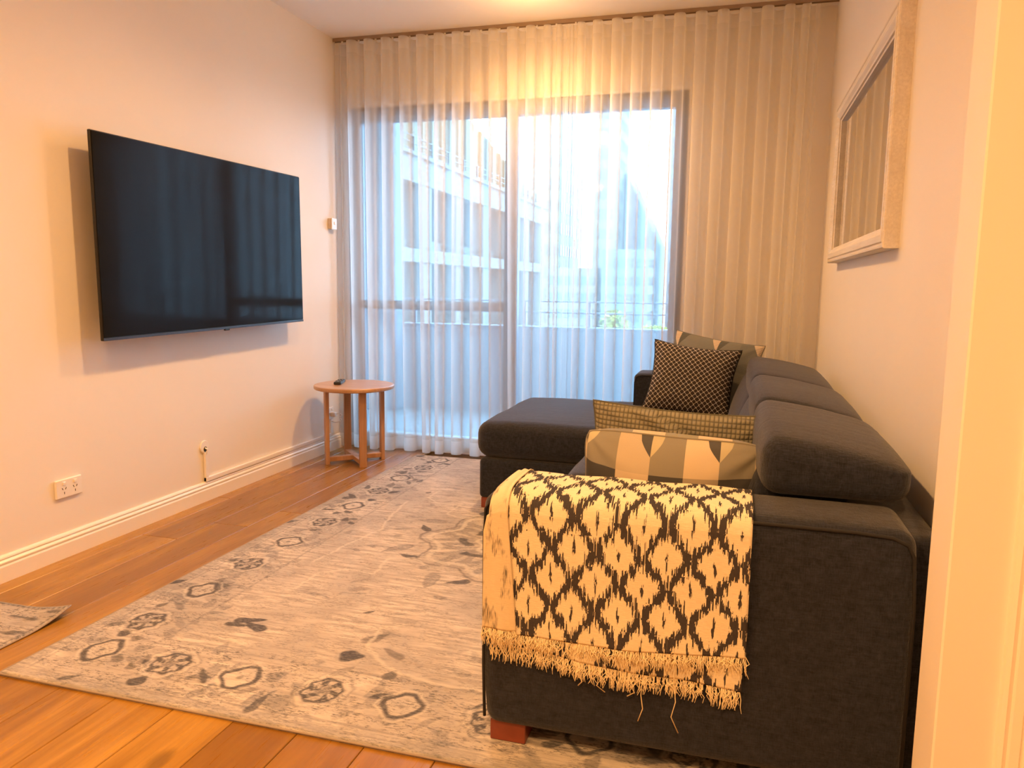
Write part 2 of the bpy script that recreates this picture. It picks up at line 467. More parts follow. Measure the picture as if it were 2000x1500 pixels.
# ================================================================== TV
ang = math.radians(0.75)
tv = thing('television', 'large black flat television mounted on the left wall', 'television', (0.0, 3.13, 1.24))
def tvp(V):
    out = []
    for (x, y, z) in V:
        dy, dz = y, z
        out.append((x, 3.132 + dy * math.cos(ang) - dz * math.sin(ang), 1.237 + dy * math.sin(ang) + dz * math.cos(ang)))
    return out
hw, hh = 0.722, 0.3985
V, F = box(0.084, 0.098, -hw, hw, -hh, hh, 0.003); mob('cabinet', tvp(V), F, M['black'], tv)
V, F = box(0.0975, 0.1005, -hw + 0.004, hw - 0.003, -hh + 0.013, hh - 0.004, 0.001); mob('screen', tvp(V), F, M['screen'], tv)
V, F = box(0.0975, 0.1015, -hw + 0.001, hw - 0.001, -hh, -hh + 0.010, 0.001); mob('bottom_bezel', tvp(V), F, plain('grey_bezel', (0.06, 0.065, 0.08), 0.3, 0.4), tv)
V, F = box(0.092, 0.103, 0.02, 0.055, -hh - 0.007, -hh + 0.004, 0.002); mob('sensor_bump', tvp(V), F, M['black'], tv)
V, F = box(0.030, 0.085, -0.52, 0.56, -0.30, 0.20, 0.008); mob('rear_housing', tvp(V), F, M['black'], tv)
V, F = join([box(0.001, 0.028, -0.24, 0.24, 0.02, 0.10, 0.002), box(0.001, 0.028, -0.24, 0.24, -0.14, -0.06, 0.002)]); mob('wall_bracket', tvp(V), F, M['black'], tv)

# ================================================================== MIRROR on the right wall
mi = thing('wall_mirror', 'white moulded frame mirror hung on the right wall', 'mirror', (XR, 3.13, 1.52))
y0, y1, z0, z1 = 2.44, 3.84, 1.186, 1.872
prof = [(0.000, 0.000), (0.000, 0.040), (0.003, 0.044), (0.010, 0.045), (0.013, 0.041), (0.017, 0.041), (0.020, 0.046), (0.040, 0.046), (0.052, 0.038), (0.058, 0.036), (0.060, 0.030), (0.066, 0.028), (0.068, 0.014), (0.068, 0.000)]
def frame_side(a, b, c, d):
    V, F = [], []
    for (ins, dep) in prof:
        for (yy, zz) in (a, b):
            sy = 1 if yy == y0 else -1; sz = 1 if zz == z0 else -1
            V.append((XR - dep, yy + sy * ins, zz + sz * ins))
    n = len(prof)
    for i in range(n): F.append((2 * i, 2 * i + 1, (2 * ((i + 1) % n)) + 1, 2 * ((i + 1) % n)))
    F.append(tuple(2 * i for i in range(n))[::-1]); F.append(tuple(2 * i + 1 for i in range(n)))
    mob('frame_rail', V, F, M['frame'], mi)
frame_side((y0, z0), (y1, z0), 0, 0); frame_side((y1, z0), (y1, z1), 0, 0); frame_side((y1, z1), (y0, z1), 0, 0); frame_side((y0, z1), (y0, z0), 0, 0)
slab('mirror_glass', XR - 0.016, XR - 0.012, y0 + 0.062, y1 - 0.062, z0 + 0.062, z1 - 0.062, M['mirror'], mi)

# ================================================================== POWER POINTS, SWITCH, CABLES
def gpo(name, label, y0, y1, z0, z1):
    t = thing(name, label, 'power outlet', (0, (y0 + y1) / 2, (z0 + z1) / 2))
    slab('plate', 0.0005, 0.011, y0, y1, z0, z1, M['plastic'], t, 0.003)
    w = (y1 - y0)
    for i in (0.30, 0.72):
        yc = y0 + w * i; zc = z0 + (z1 - z0) * 0.42
        slab('rocker', 0.010, 0.0155, yc - 0.006, yc + 0.006, z1 - 0.022, z1 - 0.010, M['plastic'], t, 0.001)
        for (dy, dz, a) in ((-0.0075, 0.006, 0.5), (0.0075, 0.006, -0.5), (0, -0.011, 0)):
            V, F = box(0.0105, 0.0117, -0.0012, 0.0012, -0.0045, 0.0045)
            V = [(x, yc + dy + y * math.cos(a) - z * math.sin(a), zc + dz + y * math.sin(a) + z * math.cos(a)) for x, y, z in V]
            mob('pin_slot', V, F, M['slot'], t)
    return t
gpo('double_power_point', 'white double power point low on the left wall under the television', 2.240, 2.362, 0.233, 0.306)
sw = thing('wall_switch', 'small white switch on the left wall beside the curtain edge', 'switch', (0, 4.37, 1.43))
slab('back_box', 0.0005, 0.026, 4.325, 4.380, 1.398, 1.462, plain('beige_box', (0.62, 0.52, 0.42), 0.5), sw, 0.002)
slab('plate', 0.026, 0.032, 4.322, 4.383, 1.395, 1.465, M['plastic'], sw, 0.002)
slab('rocker', 0.031, 0.036, 4.347, 4.360, 1.426, 1.442, M['plastic'], sw, 0.001)

rp = thing('cable_outlet', 'round white cable entry plate above the skirting', 'cable plate', (0, 3.10, 0.262))
def disc_x(x0, x1, yc, zc, r, n=28, ins=0.0):
    V, F = [], []
    for (xx, rr) in ((x0, r), (x1 - 0.002, r), (x1, r - 0.002), (x1, ins)) if ins else ((x0, r), (x1 - 0.002, r), (x1, r - 0.002)):
        for i in range(n): V.append((xx, yc + rr * math.cos(2 * PI * i / n), zc + rr * math.sin(2 * PI * i / n)))
    m = len(V) // n
    for a in range(m - 1):
        for i in range(n): F.append((a * n + i, a * n + (i + 1) % n, (a + 1) * n + (i + 1) % n, (a + 1) * n + i))
    F.append(tuple(range(n))[::-1]); F.append(tuple((m - 1) * n + i for i in range(n)))
    return V, F
V, F = disc_x(0.0005, 0.008, 3.098, 0.268, 0.031); mob('ring_plate', V, F, M['plastic'], rp)
V, F = disc_x(0.0075, 0.0095, 3.100, 0.256, 0.0135, 18); mob('opening', V, F, M['slot'], rp)
V, F = tube([(0.009, 3.098, 0.262), (0.022, 3.097, 0.258), (0.018, 3.098, 0.245), (0.012, 3.099, 0.232)], 0.004, 8); mob('cable', V, F, M['plastic'], rp)

du = thing('cable_duct', 'white plastic cable duct along the skirting top to the corner socket', 'cable duct', (0, 3.11, 0.095))
slab('riser', 0.0005, 0.014, 3.092, 3.114, 0.094, 0.238, M['plastic'], du, 0.0015)
slab('run', 0.0005, 0.015, 3.092, 4.318, 0.0955, 0.116, M['plastic'], du, 0.0015)
slab('riser', 0.0005, 0.014, 4.298, 4.318, 0.116, 0.205, M['plastic'], du, 0.0015)
so = gpo('single_power_point', 'white power point with plugged cord behind the side table, by the curtain', 4.255, 4.345, 0.205, 0.282)
slab('plug', 0.011, 0.045, 4.296, 4.326, 0.222, 0.250, M['plastic'], so, 0.004)
V, F = tube([(0.040, 4.315, 0.236), (0.060, 4.330, 0.245), (0.072, 4.336, 0.232), (0.060, 4.325, 0.215), (0.072, 4.330, 0.205), (0.070, 4.32, 0.192), (0.04, 4.305, 0.186), (0.016, 4.308, 0.190)], 0.0032, 8)
mob('cord', V, F, M['plastic'], so, smooth=True)

# ================================================================== RUGS
def line_d(X, Y, a, b):
    a = np.array(a); b = np.array(b); d = b - a; t = np.clip(((X - a[0]) * d[0] + (Y - a[1]) * d[1]) / (d @ d), 0, 1)
    return np.hypot(X - a[0] - t * d[0], Y - a[1] - t * d[1])
RX0, RX1, RY0, RY1 = 0.578, 2.60, 1.498, 4.36
def rug_material():
    n = NT('faded_oriental_rug')
    def at(nm):
        a = n.new('ShaderNodeAttribute'); a.attribute_name = nm; return a.outputs['Fac']
    c = n.coord()
    streak = n.noise(n.scale(c, (7, 60, 1)), 1, 5, 0.65)
    patch = n.noise(c, 3.2, 4, 0.6)
    speck = n.noise(n.scale(c, (55, 170, 1)), 1, 4, 0.75)
    speck2 = n.noise(n.scale(c, (9, 22, 1), (3, 5, 0)), 1, 4, 0.75)
    base = n.mix(n.ramp(streak, [(0.42, (0, 0, 0)), (0.58, (1, 1, 1))]), (0.38, 0.345, 0.325), (0.60, 0.54, 0.49))
    base = n.mix(n.m('MULTIPLY', n.ramp(patch, [(0.42, (0, 0, 0)), (0.62, (1, 1, 1))]), n.ramp(streak, [(0.45, (0.1, 0.1, 0.1)), (0.6, (0.9, 0.9, 0.9))])), base, (0.25, 0.24, 0.245))
    # motif layers
    wear = n.ramp(speck, [(0.36, (0.35, 0.35, 0.35)), (0.56, (1, 1, 1))])
    base = n.mix(n.m('MULTIPLY', at('mid'), n.m('MULTIPLY', wear, 0.75)), base, (0.17, 0.17, 0.185))
    base = n.mix(n.m('MULTIPLY', at('dark'), n.m('ADD', 0.50, n.m('MULTIPLY', wear, 0.46))), base, (0.06, 0.063, 0.082))
    base = n.mix(n.m('MULTIPLY', at('light'), 0.8), base, (0.60, 0.555, 0.50))
    sp = n.m('MULTIPLY', n.ramp(speck, [(0.50, (0, 0, 0)), (0.57, (1, 1, 1))]), n.ramp(speck2, [(0.45, (0, 0, 0)), (0.54, (1, 1, 1))]))
    base = n.mix(n.m('MULTIPLY', sp, n.m('ADD', 0.42, n.m('MULTIPLY', at('busy'), 0.33))), base, (0.10, 0.10, 0.108))
    n.set(Base_Color=base, Roughness=0.95); n.bsdf.inputs['Specular IOR Level'].default_value = 0.15
    n.bump(n.m('ADD', n.m('ADD', speck, at('light')), n.m('MULTIPLY', at('dark'), 0.3)), 0.5, 0.002)
    return n.mat
M['rug'] = rug_material()
def make_rug(name, label, x0, x1, y0, y1, step, paint_fn, height=None, th=0.009):
    nx = int((x1 - x0) / step) + 1; ny = int((y1 - y0) / step) + 1
    xs = np.linspace(x0, x1, nx); ys = np.linspace(y0, y1, ny)
    X, Y = np.meshgrid(xs, ys, indexing='ij')
    e = np.minimum(np.minimum(X - x0, x1 - X), np.minimum(Y - y0, y1 - Y))
    Z = 0.0 + th * np.clip(e / 0.006, 0, 1) ** 0.5
    Z = np.where(e <= 1e-6, 0.0, Z)
    XX, YY = X.copy(), Y.copy()
    if height is not None: XX, YY, dz = height(X, Y); Z = Z + dz
    V = np.stack([XX, YY, Z], -1).reshape(-1, 3)
    me = bpy.data.meshes.new(name)
    F = np.array(grid_faces(nx, ny))
    ctr = np.array([(x0 + x1) / 2, (y0 + y1) / 2, 0.0])
    me.vertices.add(len(V)); me.vertices.foreach_set('co', (V - ctr).ravel())
    me.loops.add(F.size); me.loops.foreach_set('vertex_index', F.ravel())
    me.polygons.add(len(F)); me.polygons.foreach_set('loop_start', np.arange(0, F.size, 4)); me.polygons.foreach_set('loop_total', np.full(len(F), 4))
    me.polygons.foreach_set('use_smooth', np.ones(len(F), bool))
    me.update(calc_edges=True)
    L = paint_fn(X, Y)
    for k2, v in L.items():
        a = me.attributes.new(k2, 'FLOAT', 'POINT'); a.data.foreach_set('value', np.clip(v, 0, 1).astype(np.float32).ravel())
    me.materials.append(M['rug'])
    t = thing(name, label, 'rug', tuple(ctr))
    o = bpy.data.objects.new('pile', me); COL.objects.link(o); o.parent = t
    return t, (XX, YY, Z)
def sm(d, w): return np.clip(0.5 - d / w, 0, 1)
def paint_rug(X, Y):
    r = np.random.default_rng(5)
    dark = np.zeros_like(X); mid = np.zeros_like(X); light = np.zeros_like(X); busy = np.zeros_like(X)
    # wobble so nothing looks machine drawn
    wx = 0.003 * np.sin(41 * Y + 3 * np.sin(17 * X)) + 0.002 * np.sin(113 * Y + 60 * X)
    wy = 0.003 * np.sin(37 * X + 2 * np.sin(23 * Y)) + 0.002 * np.sin(97 * X - 71 * Y)
    Xw, Yw = X + wx, Y + wy
    ex = X - RX0; ey = Y - RY0
    border = ((ex < 0.30) | (ey < 0.30)).astype(float); edge = ((ex < 0.045) | (ey < 0.045)).astype(float)
    busy = np.maximum(busy, border * 0.9 * (1 - edge))
    mid = np.maximum(mid, edge * 0.55)
    for d0 in (0.055, 0.29):
        mid = np.maximum(mid, 0.7 * sm(np.minimum(np.abs(ex - d0) + 9 * (ey < d0 - 0.01), np.abs(ey - d0) + 9 * (ex < d0 - 0.01)) - 0.004, 0.006))
    def ring(cx, cy, a, b):
        q = np.abs(Xw - cx) / a; p = np.abs(Yw - cy) / b; d = np.maximum(np.hypot(q, p) * 0.97, (q + p) * 0.80)
        nonlocal dark, light, mid
        light = np.maximum(light, 0.45 * sm(d - 0.95, 0.12)); light = np.where(d < 1.3, np.maximum(light, 0.8 * sm(np.abs(d - 1.22) - 0.06, 0.1)), light)
        ringm = sm(np.abs(d - 0.95) - 0.13, 0.10); dark = np.where(d < 1.15, np.maximum(dark * (d > 1.08), ringm), dark)
        light = np.where(ringm > 0.4, 0, light); mid = np.where(d < 1.1, 0, mid)
        dark = np.maximum(dark, sm(np.hypot(Xw - cx, (Yw - cy)) / a - 0.17, 0.1))
    def rosette(cx, cy, a, b, halo=0.7):
        q = np.abs(Xw - cx) / a; p = np.abs(Yw - cy) / b; d = np.hypot(q, p); th = np.arctan2(Yw - cy, Xw - cx)
        d = d * (1 + 0.05 * np.cos(8 * th))
        nonlocal dark, light, mid
        mid = np.where(d < 1.2, 0, mid)
        inn = sm(d - 0.98, 0.08); pet = 0.55 + 0.45 * np.sign(np.sin(6 * th + 3 * d)) * (np.abs(d - 0.6) < 0.25)
        dark = np.where(d < 1.1, inn * np.where(d > 0.84, 1.0, pet), dark)
        light = np.where(d < 1.05, 0.55 * (np.sin(24 * d + 4 * th) > 0.75) * (d < 0.8), light)
        light = np.maximum(light, halo * sm(np.abs(d - 1.2) - 0.08, 0.12))
        mid = np.maximum(mid, 0.7 * sm(np.abs(d - 1.36) - 0.05, 0.1))
    def leafm(cx, cy, L, Wd, ang, v=1.0, layer='mid'):
        nonlocal dark, mid
        dx, dy = Xw - cx, Yw - cy; u = dx * math.cos(ang) + dy * math.sin(ang); w = -dx * math.sin(ang) + dy * math.cos(ang)
        d = np.hypot(u / L, w / (Wd * (1.05 - 0.6 * u / L))); m = v * sm(d - 0.95, 0.15)
        if layer == 'mid': mid = np.maximum(mid, m)
        else: dark = np.maximum(dark, m)
    # scattered leaves in the border
    for i in range(13):
        for j in range(15):
            leafm(0.735 + r.normal(0, 0.085), 1.78 + i * 0.22 + r.normal(0, 0.09), r.uniform(0.02, 0.05), r.uniform(0.008, 0.02), r.uniform(0, PI), r.uniform(0.5, 1), 'mid' if r.random() < 0.7 else 'dark')
    for i in range(9):
        for j in range(15):
            leafm(0.95 + i * 0.22 + r.normal(0, 0.09), 1.655 + r.normal(0, 0.075), r.uniform(0.02, 0.05), r.uniform(0.008, 0.02), r.uniform(0, PI), r.uniform(0.5, 1), 'mid' if r.random() < 0.7 else 'dark')
    # field: faint vines, leaves, central medallion half hidden by the sofa
    def vine(pts, w=0.006, v=0.9):
        nonlocal light
        for a, b in zip(pts[:-1], pts[1:]): light = np.maximum(light, v * sm(line_d(Xw, Yw, a, b) - w, 0.006))
    mir = lambda P: [(x, 5.86 - y) for x, y in P]
    V1 = [(1.50, 2.10), (1.444, 2.062), (1.457, 1.934), (1.557, 1.845), (1.70, 1.80), (1.95, 1.80)]
    V2 = [(1.03, 2.25), (1.022, 2.317), (1.027, 2.396), (1.10, 2.47), (1.222, 2.46), (1.206, 2.623), (1.30, 2.66), (1.36, 2.60)]
    V3 = [(0.95, 2.50), (0.98, 2.75), (1.02, 2.93)]
    for P in (V1, V2, V3): vine(P); vine(mir(P))
    for i in range(130):
        cx, cy = r.uniform(0.95, 2.5), r.uniform(1.85, 4.1)
        leafm(cx, cy, r.uniform(0.015, 0.05), r.uniform(0.006, 0.018), r.choice([0.15, 2.9, 0.6, 2.4]) + r.normal(0, 0.2), r.uniform(0.3, 0.85))
    for (cx, cy, L, Wd, a, v) in ((1.03, 1.985, 0.055, 0.018, 0.3, 1), (1.07, 1.95, 0.05, 0.016, 2.7, 1), (1.01, 1.945, 0.04, 0.014, 0.1, 1), (1.445, 1.871, 0.042, 0.03, 0.2, 1), (1.46, 1.99, 0.05, 0.018, 0.9, 0.6), (1.55, 1.92, 0.05, 0.015, 2.6, 0.6), (1.356, 2.15, 0.02, 0.008, 0.8, 0.9)):
        leafm(cx, cy, L, Wd, a, v, 'dark')
    # medallion
    cx, cy = 1.62, 2.93
    dx, dy = Xw - cx, Yw - cy; th = np.arctan2(dy, dx); rr = np.hypot(dx, dy * 0.95) / (1 + 0.10 * np.cos(8 * th))
    mid = np.maximum(mid, 0.75 * sm(rr - 0.36, 0.02) * (np.sin(18 * rr + 5 * np.cos(8 * th)) > -0.1))
    dark = np.maximum(dark, 0.6 * sm(np.abs(rr - 0.37) - 0.006, 0.008)); light = np.maximum(light, 0.9 * sm(np.abs(rr - 0.33) - 0.012, 0.008))
    dark = np.maximum(dark, 0.9 * sm(np.abs(rr - 0.20) - 0.018, 0.01) * (np.sin(8 * th) > -0.3)); light = np.maximum(light, sm(np.abs(rr - 0.14) - 0.010, 0.008))
    dark = np.maximum(dark, sm(rr - 0.09, 0.02) * (np.sin(10 * th) > 0))
    for a in range(8):
        t = a * PI / 4 + 0.4
        leafm(cx + 0.47 * math.cos(t), cy + 0.50 * math.sin(t), 0.075, 0.028, t + 0.5, 0.9, 'mid'); leafm(cx + 0.43 * math.cos(t + 0.2), cy + 0.46 * math.sin(t + 0.2), 0.05, 0.018, t - 0.6, 0.95, 'dark')
    for (cx, cy, k2) in ((0.745, 1.687, 0), (0.725, 1.88, 1), (0.731, 2.144, 0), (0.73, 2.408, 1), (0.734, 2.674, 0), (0.736, 2.951, 1), (0.737, 3.222, 0), (0.734, 3.504, 1), (0.730, 3.78, 0), (0.755, 4.043, 1), (0.78, 4.247, 0)):
        if k2: rosette(cx, cy, 0.052, 0.062)
        else: ring(cx, cy, 0.050, 0.060)
    for i, x in enumerate((0.985, 1.217, 1.464, 1.689, 1.93, 2.17, 2.41)):
        if i % 2 == 0: rosette(x, 1.677, 0.055, 0.062)
        else: ring(x, 1.672, 0.052, 0.060)
    light *= (1 - 0.0 * edge)
    return dict(dark=dark, mid=mid, light=light * 0.85, busy=busy)
big_rug, _ = make_rug('area_rug', 'large faded grey and beige oriental rug in front of the sofa', RX0, RX1, RY0, RY1, 0.0042, paint_rug)
def binding(parent, pts, r=0.0028):
    V, F = tube(pts, r, 6); return mob('bound_edge', V, F, plain('rug_binding', (0.33, 0.275, 0.245), 0.9), parent, smooth=True)
binding(big_rug, [(RX1, RY0, 0.005), (RX0, RY0, 0.005), (RX0, RY0 + 0.001, 0.005), (RX0, RY1, 0.005)])
# small rug whose corner curls up at the left edge of the view
def curl(X, Y):
    d = (X - 0.10) + (Y - 1.62) * 1.15            # towards the raised corner
    t = np.clip((d - 0.44) / 0.24, 0, 1)
    return X, Y - 0.0 * t, 0.042 * t ** 1.8
def paint_small(X, Y):
    e = np.minimum(np.minimum(X + 0.3, 0.452 - X), 1.862 - Y); r = np.random.default_rng(9)
    dark = 0.9 * sm(np.abs(e - 0.012) - 0.005, 0.004) * (np.sin(300 * (X + Y)) > -0.6)
    for i in range(26):
        cx, cy = r.uniform(0.05, 0.42), r.uniform(1.2, 1.84)
        dark = np.maximum(dark, 0.8 * sm(np.hypot((X - cx) / 0.03, (Y - cy) / 0.008) - 1, 0.3))
    return dict(dark=dark, mid=0.25 * np.ones_like(X), light=np.zeros_like(X), busy=np.ones_like(X))
small_rug, (sx_, sy_, sz_) = make_rug('small_rug', 'corner of a small speckled rug curling up off the boards', 0.03, 0.452, 1.05, 1.862, 0.006, paint_small, curl, 0.007)
ed = [(sx_[-1, j], sy_[-1, j], sz_[-1, j] + 0.003) for j in range(0, sx_.shape[1], 6)] + [(sx_[i, -1], sy_[i, -1], sz_[i, -1] + 0.003) for i in range(sx_.shape[0] - 1, -1, -6)]
binding(small_rug, ed, 0.0028)

# ================================================================== SIDE TABLE and remote
TC = (0.295, 4.085); TZ = 0.470
tb = thing('side_table', 'round pale oak side table on crossed bar legs in the curtain corner', 'side table', (TC[0], TC[1], 0))
V, F = lathe(TC[0], TC[1], [(0.0, TZ - 0.024), (0.228, TZ - 0.024), (0.233, TZ - 0.021), (0.235, TZ - 0.016), (0.235, TZ - 0.005), (0.232, TZ - 0.001), (0.228, TZ), (0.0, TZ)], 72)
mob('table_top', V, F, M['oak_top'], tb)
la = math.atan2(4.196 - 3.966, 0.425 - 0.18)
for i in range(4):
    a = la + i * PI / 2
    cx, cy = TC[0] + 0.168 * math.cos(a), TC[1] + 0.168 * math.sin(a)
    V, F = box(-0.011, 0.011, -0.021, 0.021, 0.0, TZ - 0.030, 0.002)
    V = [(cx + x * math.cos(a) - y * math.sin(a), cy + x * math.sin(a) + y * math.cos(a), z) for x, y, z in V]
    mob('leg', V, F, M['oak'], tb)
    V, F = box(-0.03, 0.011, -0.022, 0.022, TZ - 0.030, TZ - 0.024)
    V = [(cx + x * math.cos(a) - y * math.sin(a), cy + x * math.sin(a) + y * math.cos(a), z) for x, y, z in V]
    mob('bracket', V, F, M['black'], tb)
for i in range(2):
    a = la + i * PI / 2
    V, F = box(-0.158, 0.158, -0.0205, 0.0205, 0.018 + 0.0008 * i, 0.045 + 0.0008 * i, 0.002)
    V = [(TC[0] + x * math.cos(a) - y * math.sin(a), TC[1] + x * math.sin(a) + y * math.cos(a), z) for x, y, z in V]
    mob('cross_bar', V, F, M['oak'], tb)
rm = thing('remote_control', 'small black remote control on the round side table', 'remote control', (0.20, 4.09, TZ))
ra = math.radians(108)
def rmp(V): return [(0.198 + x * math.cos(ra) - y * math.sin(ra), 4.085 + x * math.sin(ra) + y * math.cos(ra), TZ + 0.0005 + z) for x, y, z in V]
V, F = box(-0.075, 0.075, -0.022, 0.022, 0, 0.018, 0.006); mob('body', rmp(V), F, M['black'], rm)
for i in range(6):
    for j in (-1, 0, 1):
        V, F = box(-0.05 + i * 0.018, -0.04 + i * 0.018, j * 0.012 - 0.004, j * 0.012 + 0.004, 0.0175, 0.020, 0.001)
        mob('button', rmp(V), F, plain('grey_button', (0.35, 0.35, 0.36), 0.5) if (i + j) % 3 == 0 else M['slot'], rm)

# ================================================================== SOFA
sf = thing('corner_sofa', 'charcoal L-shaped sofa with chaise and padded headrests along the right wall', 'sofa', (2.35, 2.95, 0))
def soft(name, b, r, warp=None, n=9, mat='sofa'):
    V, F = rbox(*b, r, n, warp); return mob(name, V, F, M[mat], sf, smooth=True)
def puff(top=0.02, side=0.0, seed=0):
    r = np.random.default_rng(seed); p1, p2 = r.uniform(0, 6, 2)
    def w(p, q):
        f = (1 - np.clip(np.abs(p[:, 0]), 0, 1) ** 2.2) * (1 - np.clip(np.abs(p[:, 1]), 0, 1) ** 2.2)
        q[:, 2] += np.where(p[:, 2] > 0, top * f * p[:, 2], 0)
        g = (1 - p[:, 2] ** 2)
        q[:, 0] += side * np.sign(p[:, 0]) * g * (np.abs(p[:, 0]) > 0.7) * (1 - p[:, 1] ** 4)
        q[:, 1] += side * np.sign(p[:, 1]) * g * (np.abs(p[:, 1]) > 0.7) * (1 - p[:, 0] ** 4)
        q[:, 2] += 0.0025 * np.sin(9 * p[:, 0] + p1) * np.sin(7 * p[:, 1] + p2) * (p[:, 2] > 0)
        return q
    return w
def armwarp(p, q):
    q[:, 2] += np.where(p[:, 2] > 0, 0.010 * (1 - p[:, 0] ** 4) * (1 - p[:, 1] ** 2) * p[:, 2], 0)
    q[:, 0] += np.where((p[:, 0] > 0.6) & (p[:, 2] > 0.5), -0.02 * (p[:, 2] - 0.5) ** 2 * 4 * 0.5, 0)
    q[:, 0] += 0.012 * np.clip(-p[:, 0], 0, 1) * np.clip(-p[:, 2] - 0.55, 0, 1) / 0.45
    return q
arm = soft('arm', (1.926, 2.818, 1.584, 1.800, 0.056, 0.602), 0.030, armwarp)
pp = [(1.936, 1.588, 0.075), (1.933, 1.586, 0.20), (1.932, 1.586, 0.50), (1.935, 1.586, 0.570), (1.947, 1.586, 0.588), (1.970, 1.586, 0.593), (2.3, 1.586, 0.596), (2.70, 1.586, 0.594), (2.765, 1.586, 0.590), (2.793, 1.586, 0.578), (2.805, 1.586, 0.555), (2.812, 1.586, 0.45), (2.812, 1.586, 0.08)]
V, F = tube(pp, 0.0035, 8); mob('piping', V, F, M['sofa_pipe'], arm, smooth=True)
arm2 = soft('arm', (1.944, 2.850, 4.105, 4.335, 0.056, 0.605), 0.028, armwarp)
V, F = tube([(1.949, 4.108, 0.08), (1.949, 4.107, 0.56), (1.958, 4.107, 0.588), (1.985, 4.107, 0.598), (2.6, 4.107, 0.600)], 0.003, 6); mob('piping', V, F, M['sofa_pipe'], arm2, smooth=True)
soft('back_frame', (2.60, 2.876, 1.63, 4.335, 0.056, 0.58), 0.03)
soft('seat_base', (1.905, 2.70, 1.79, 3.40, 0.056, 0.250), 0.02)
soft('chaise_base', (1.314, 2.70, 3.385, 4.31, 0.056, 0.250), 0.022)
soft('seat_cushion', (1.885, 2.56, 1.803, 2.590, 0.250, 0.405), 0.05, puff(0.012, 0.006, 1))
soft('seat_cushion', (1.885, 2.56, 2.592, 3.378, 0.250, 0.405), 0.05, puff(0.012, 0.006, 2))
soft('chaise_cushion', (1.296, 2.56, 3.380, 4.30, 0.250, 0.428), 0.062, puff(0.012, 0.006, 3))
def backwarp(p, q):
    q[:, 0] += 0.10 * (p[:, 2] + 1) / 2
    q[:, 0] -= 0.03 * (1 - p[:, 1] ** 2) * (1 - p[:, 2] ** 2) * (p[:, 0] < 0)
    return q
for (a, b) in ((1.805, 2.46), (2.465, 3.15), (3.155, 4.10)):
    soft('back_cushion', (2.435, 2.66, a, b, 0.38, 0.70), 0.07, backwarp)
def headwarp(seed):
    r = np.random.default_rng(seed); ph = r.uniform(0, 6, 3)
    def w(p, q):
        f = np.clip(1 - np.abs(p[:, 1]) ** 3, 0, 1)
        t = np.clip(p[:, 2], 0, 1)
        q[:, 2] += t * (0.022 * f - 0.052 * (p[:, 0] * 0.5 + 0.5) ** 1.6)
        q[:, 2] += 0.016 * np.clip(-p[:, 2], 0, 1) * np.clip(p[:, 0], 0, 1) * 0
        q[:, 0] -= 0.012 * (1 - p[:, 1] ** 2) * np.clip(-p[:, 0], 0, 1)
        q[:, 2] += t * 0.0022 * np.sin(34 * p[:, 1] + ph[0] + 2 * np.sin(2.2 * p[:, 0] + ph[1])) * np.exp(-((p[:, 1] - 0.45) / 0.35) ** 2)
        return q
    return w
for i, (a, b) in enumerate(((1.735, 2.385), (2.390, 3.060), (3.065, 3.865))):
    soft('headrest', (2.522, 2.828, a, b, 0.612, 0.738), 0.043, headwarp(i + 20), n=26)
for (x, y) in ((1.945, 1.604), (2.71, 1.604), (1.325, 3.392), (1.325, 4.21), (2.74, 4.22)):
    V, F = box(x, x + 0.085, y, y + 0.085, 0.0095, 0.060, 0.002); mob('foot', V, F, M['redwood'], sf)

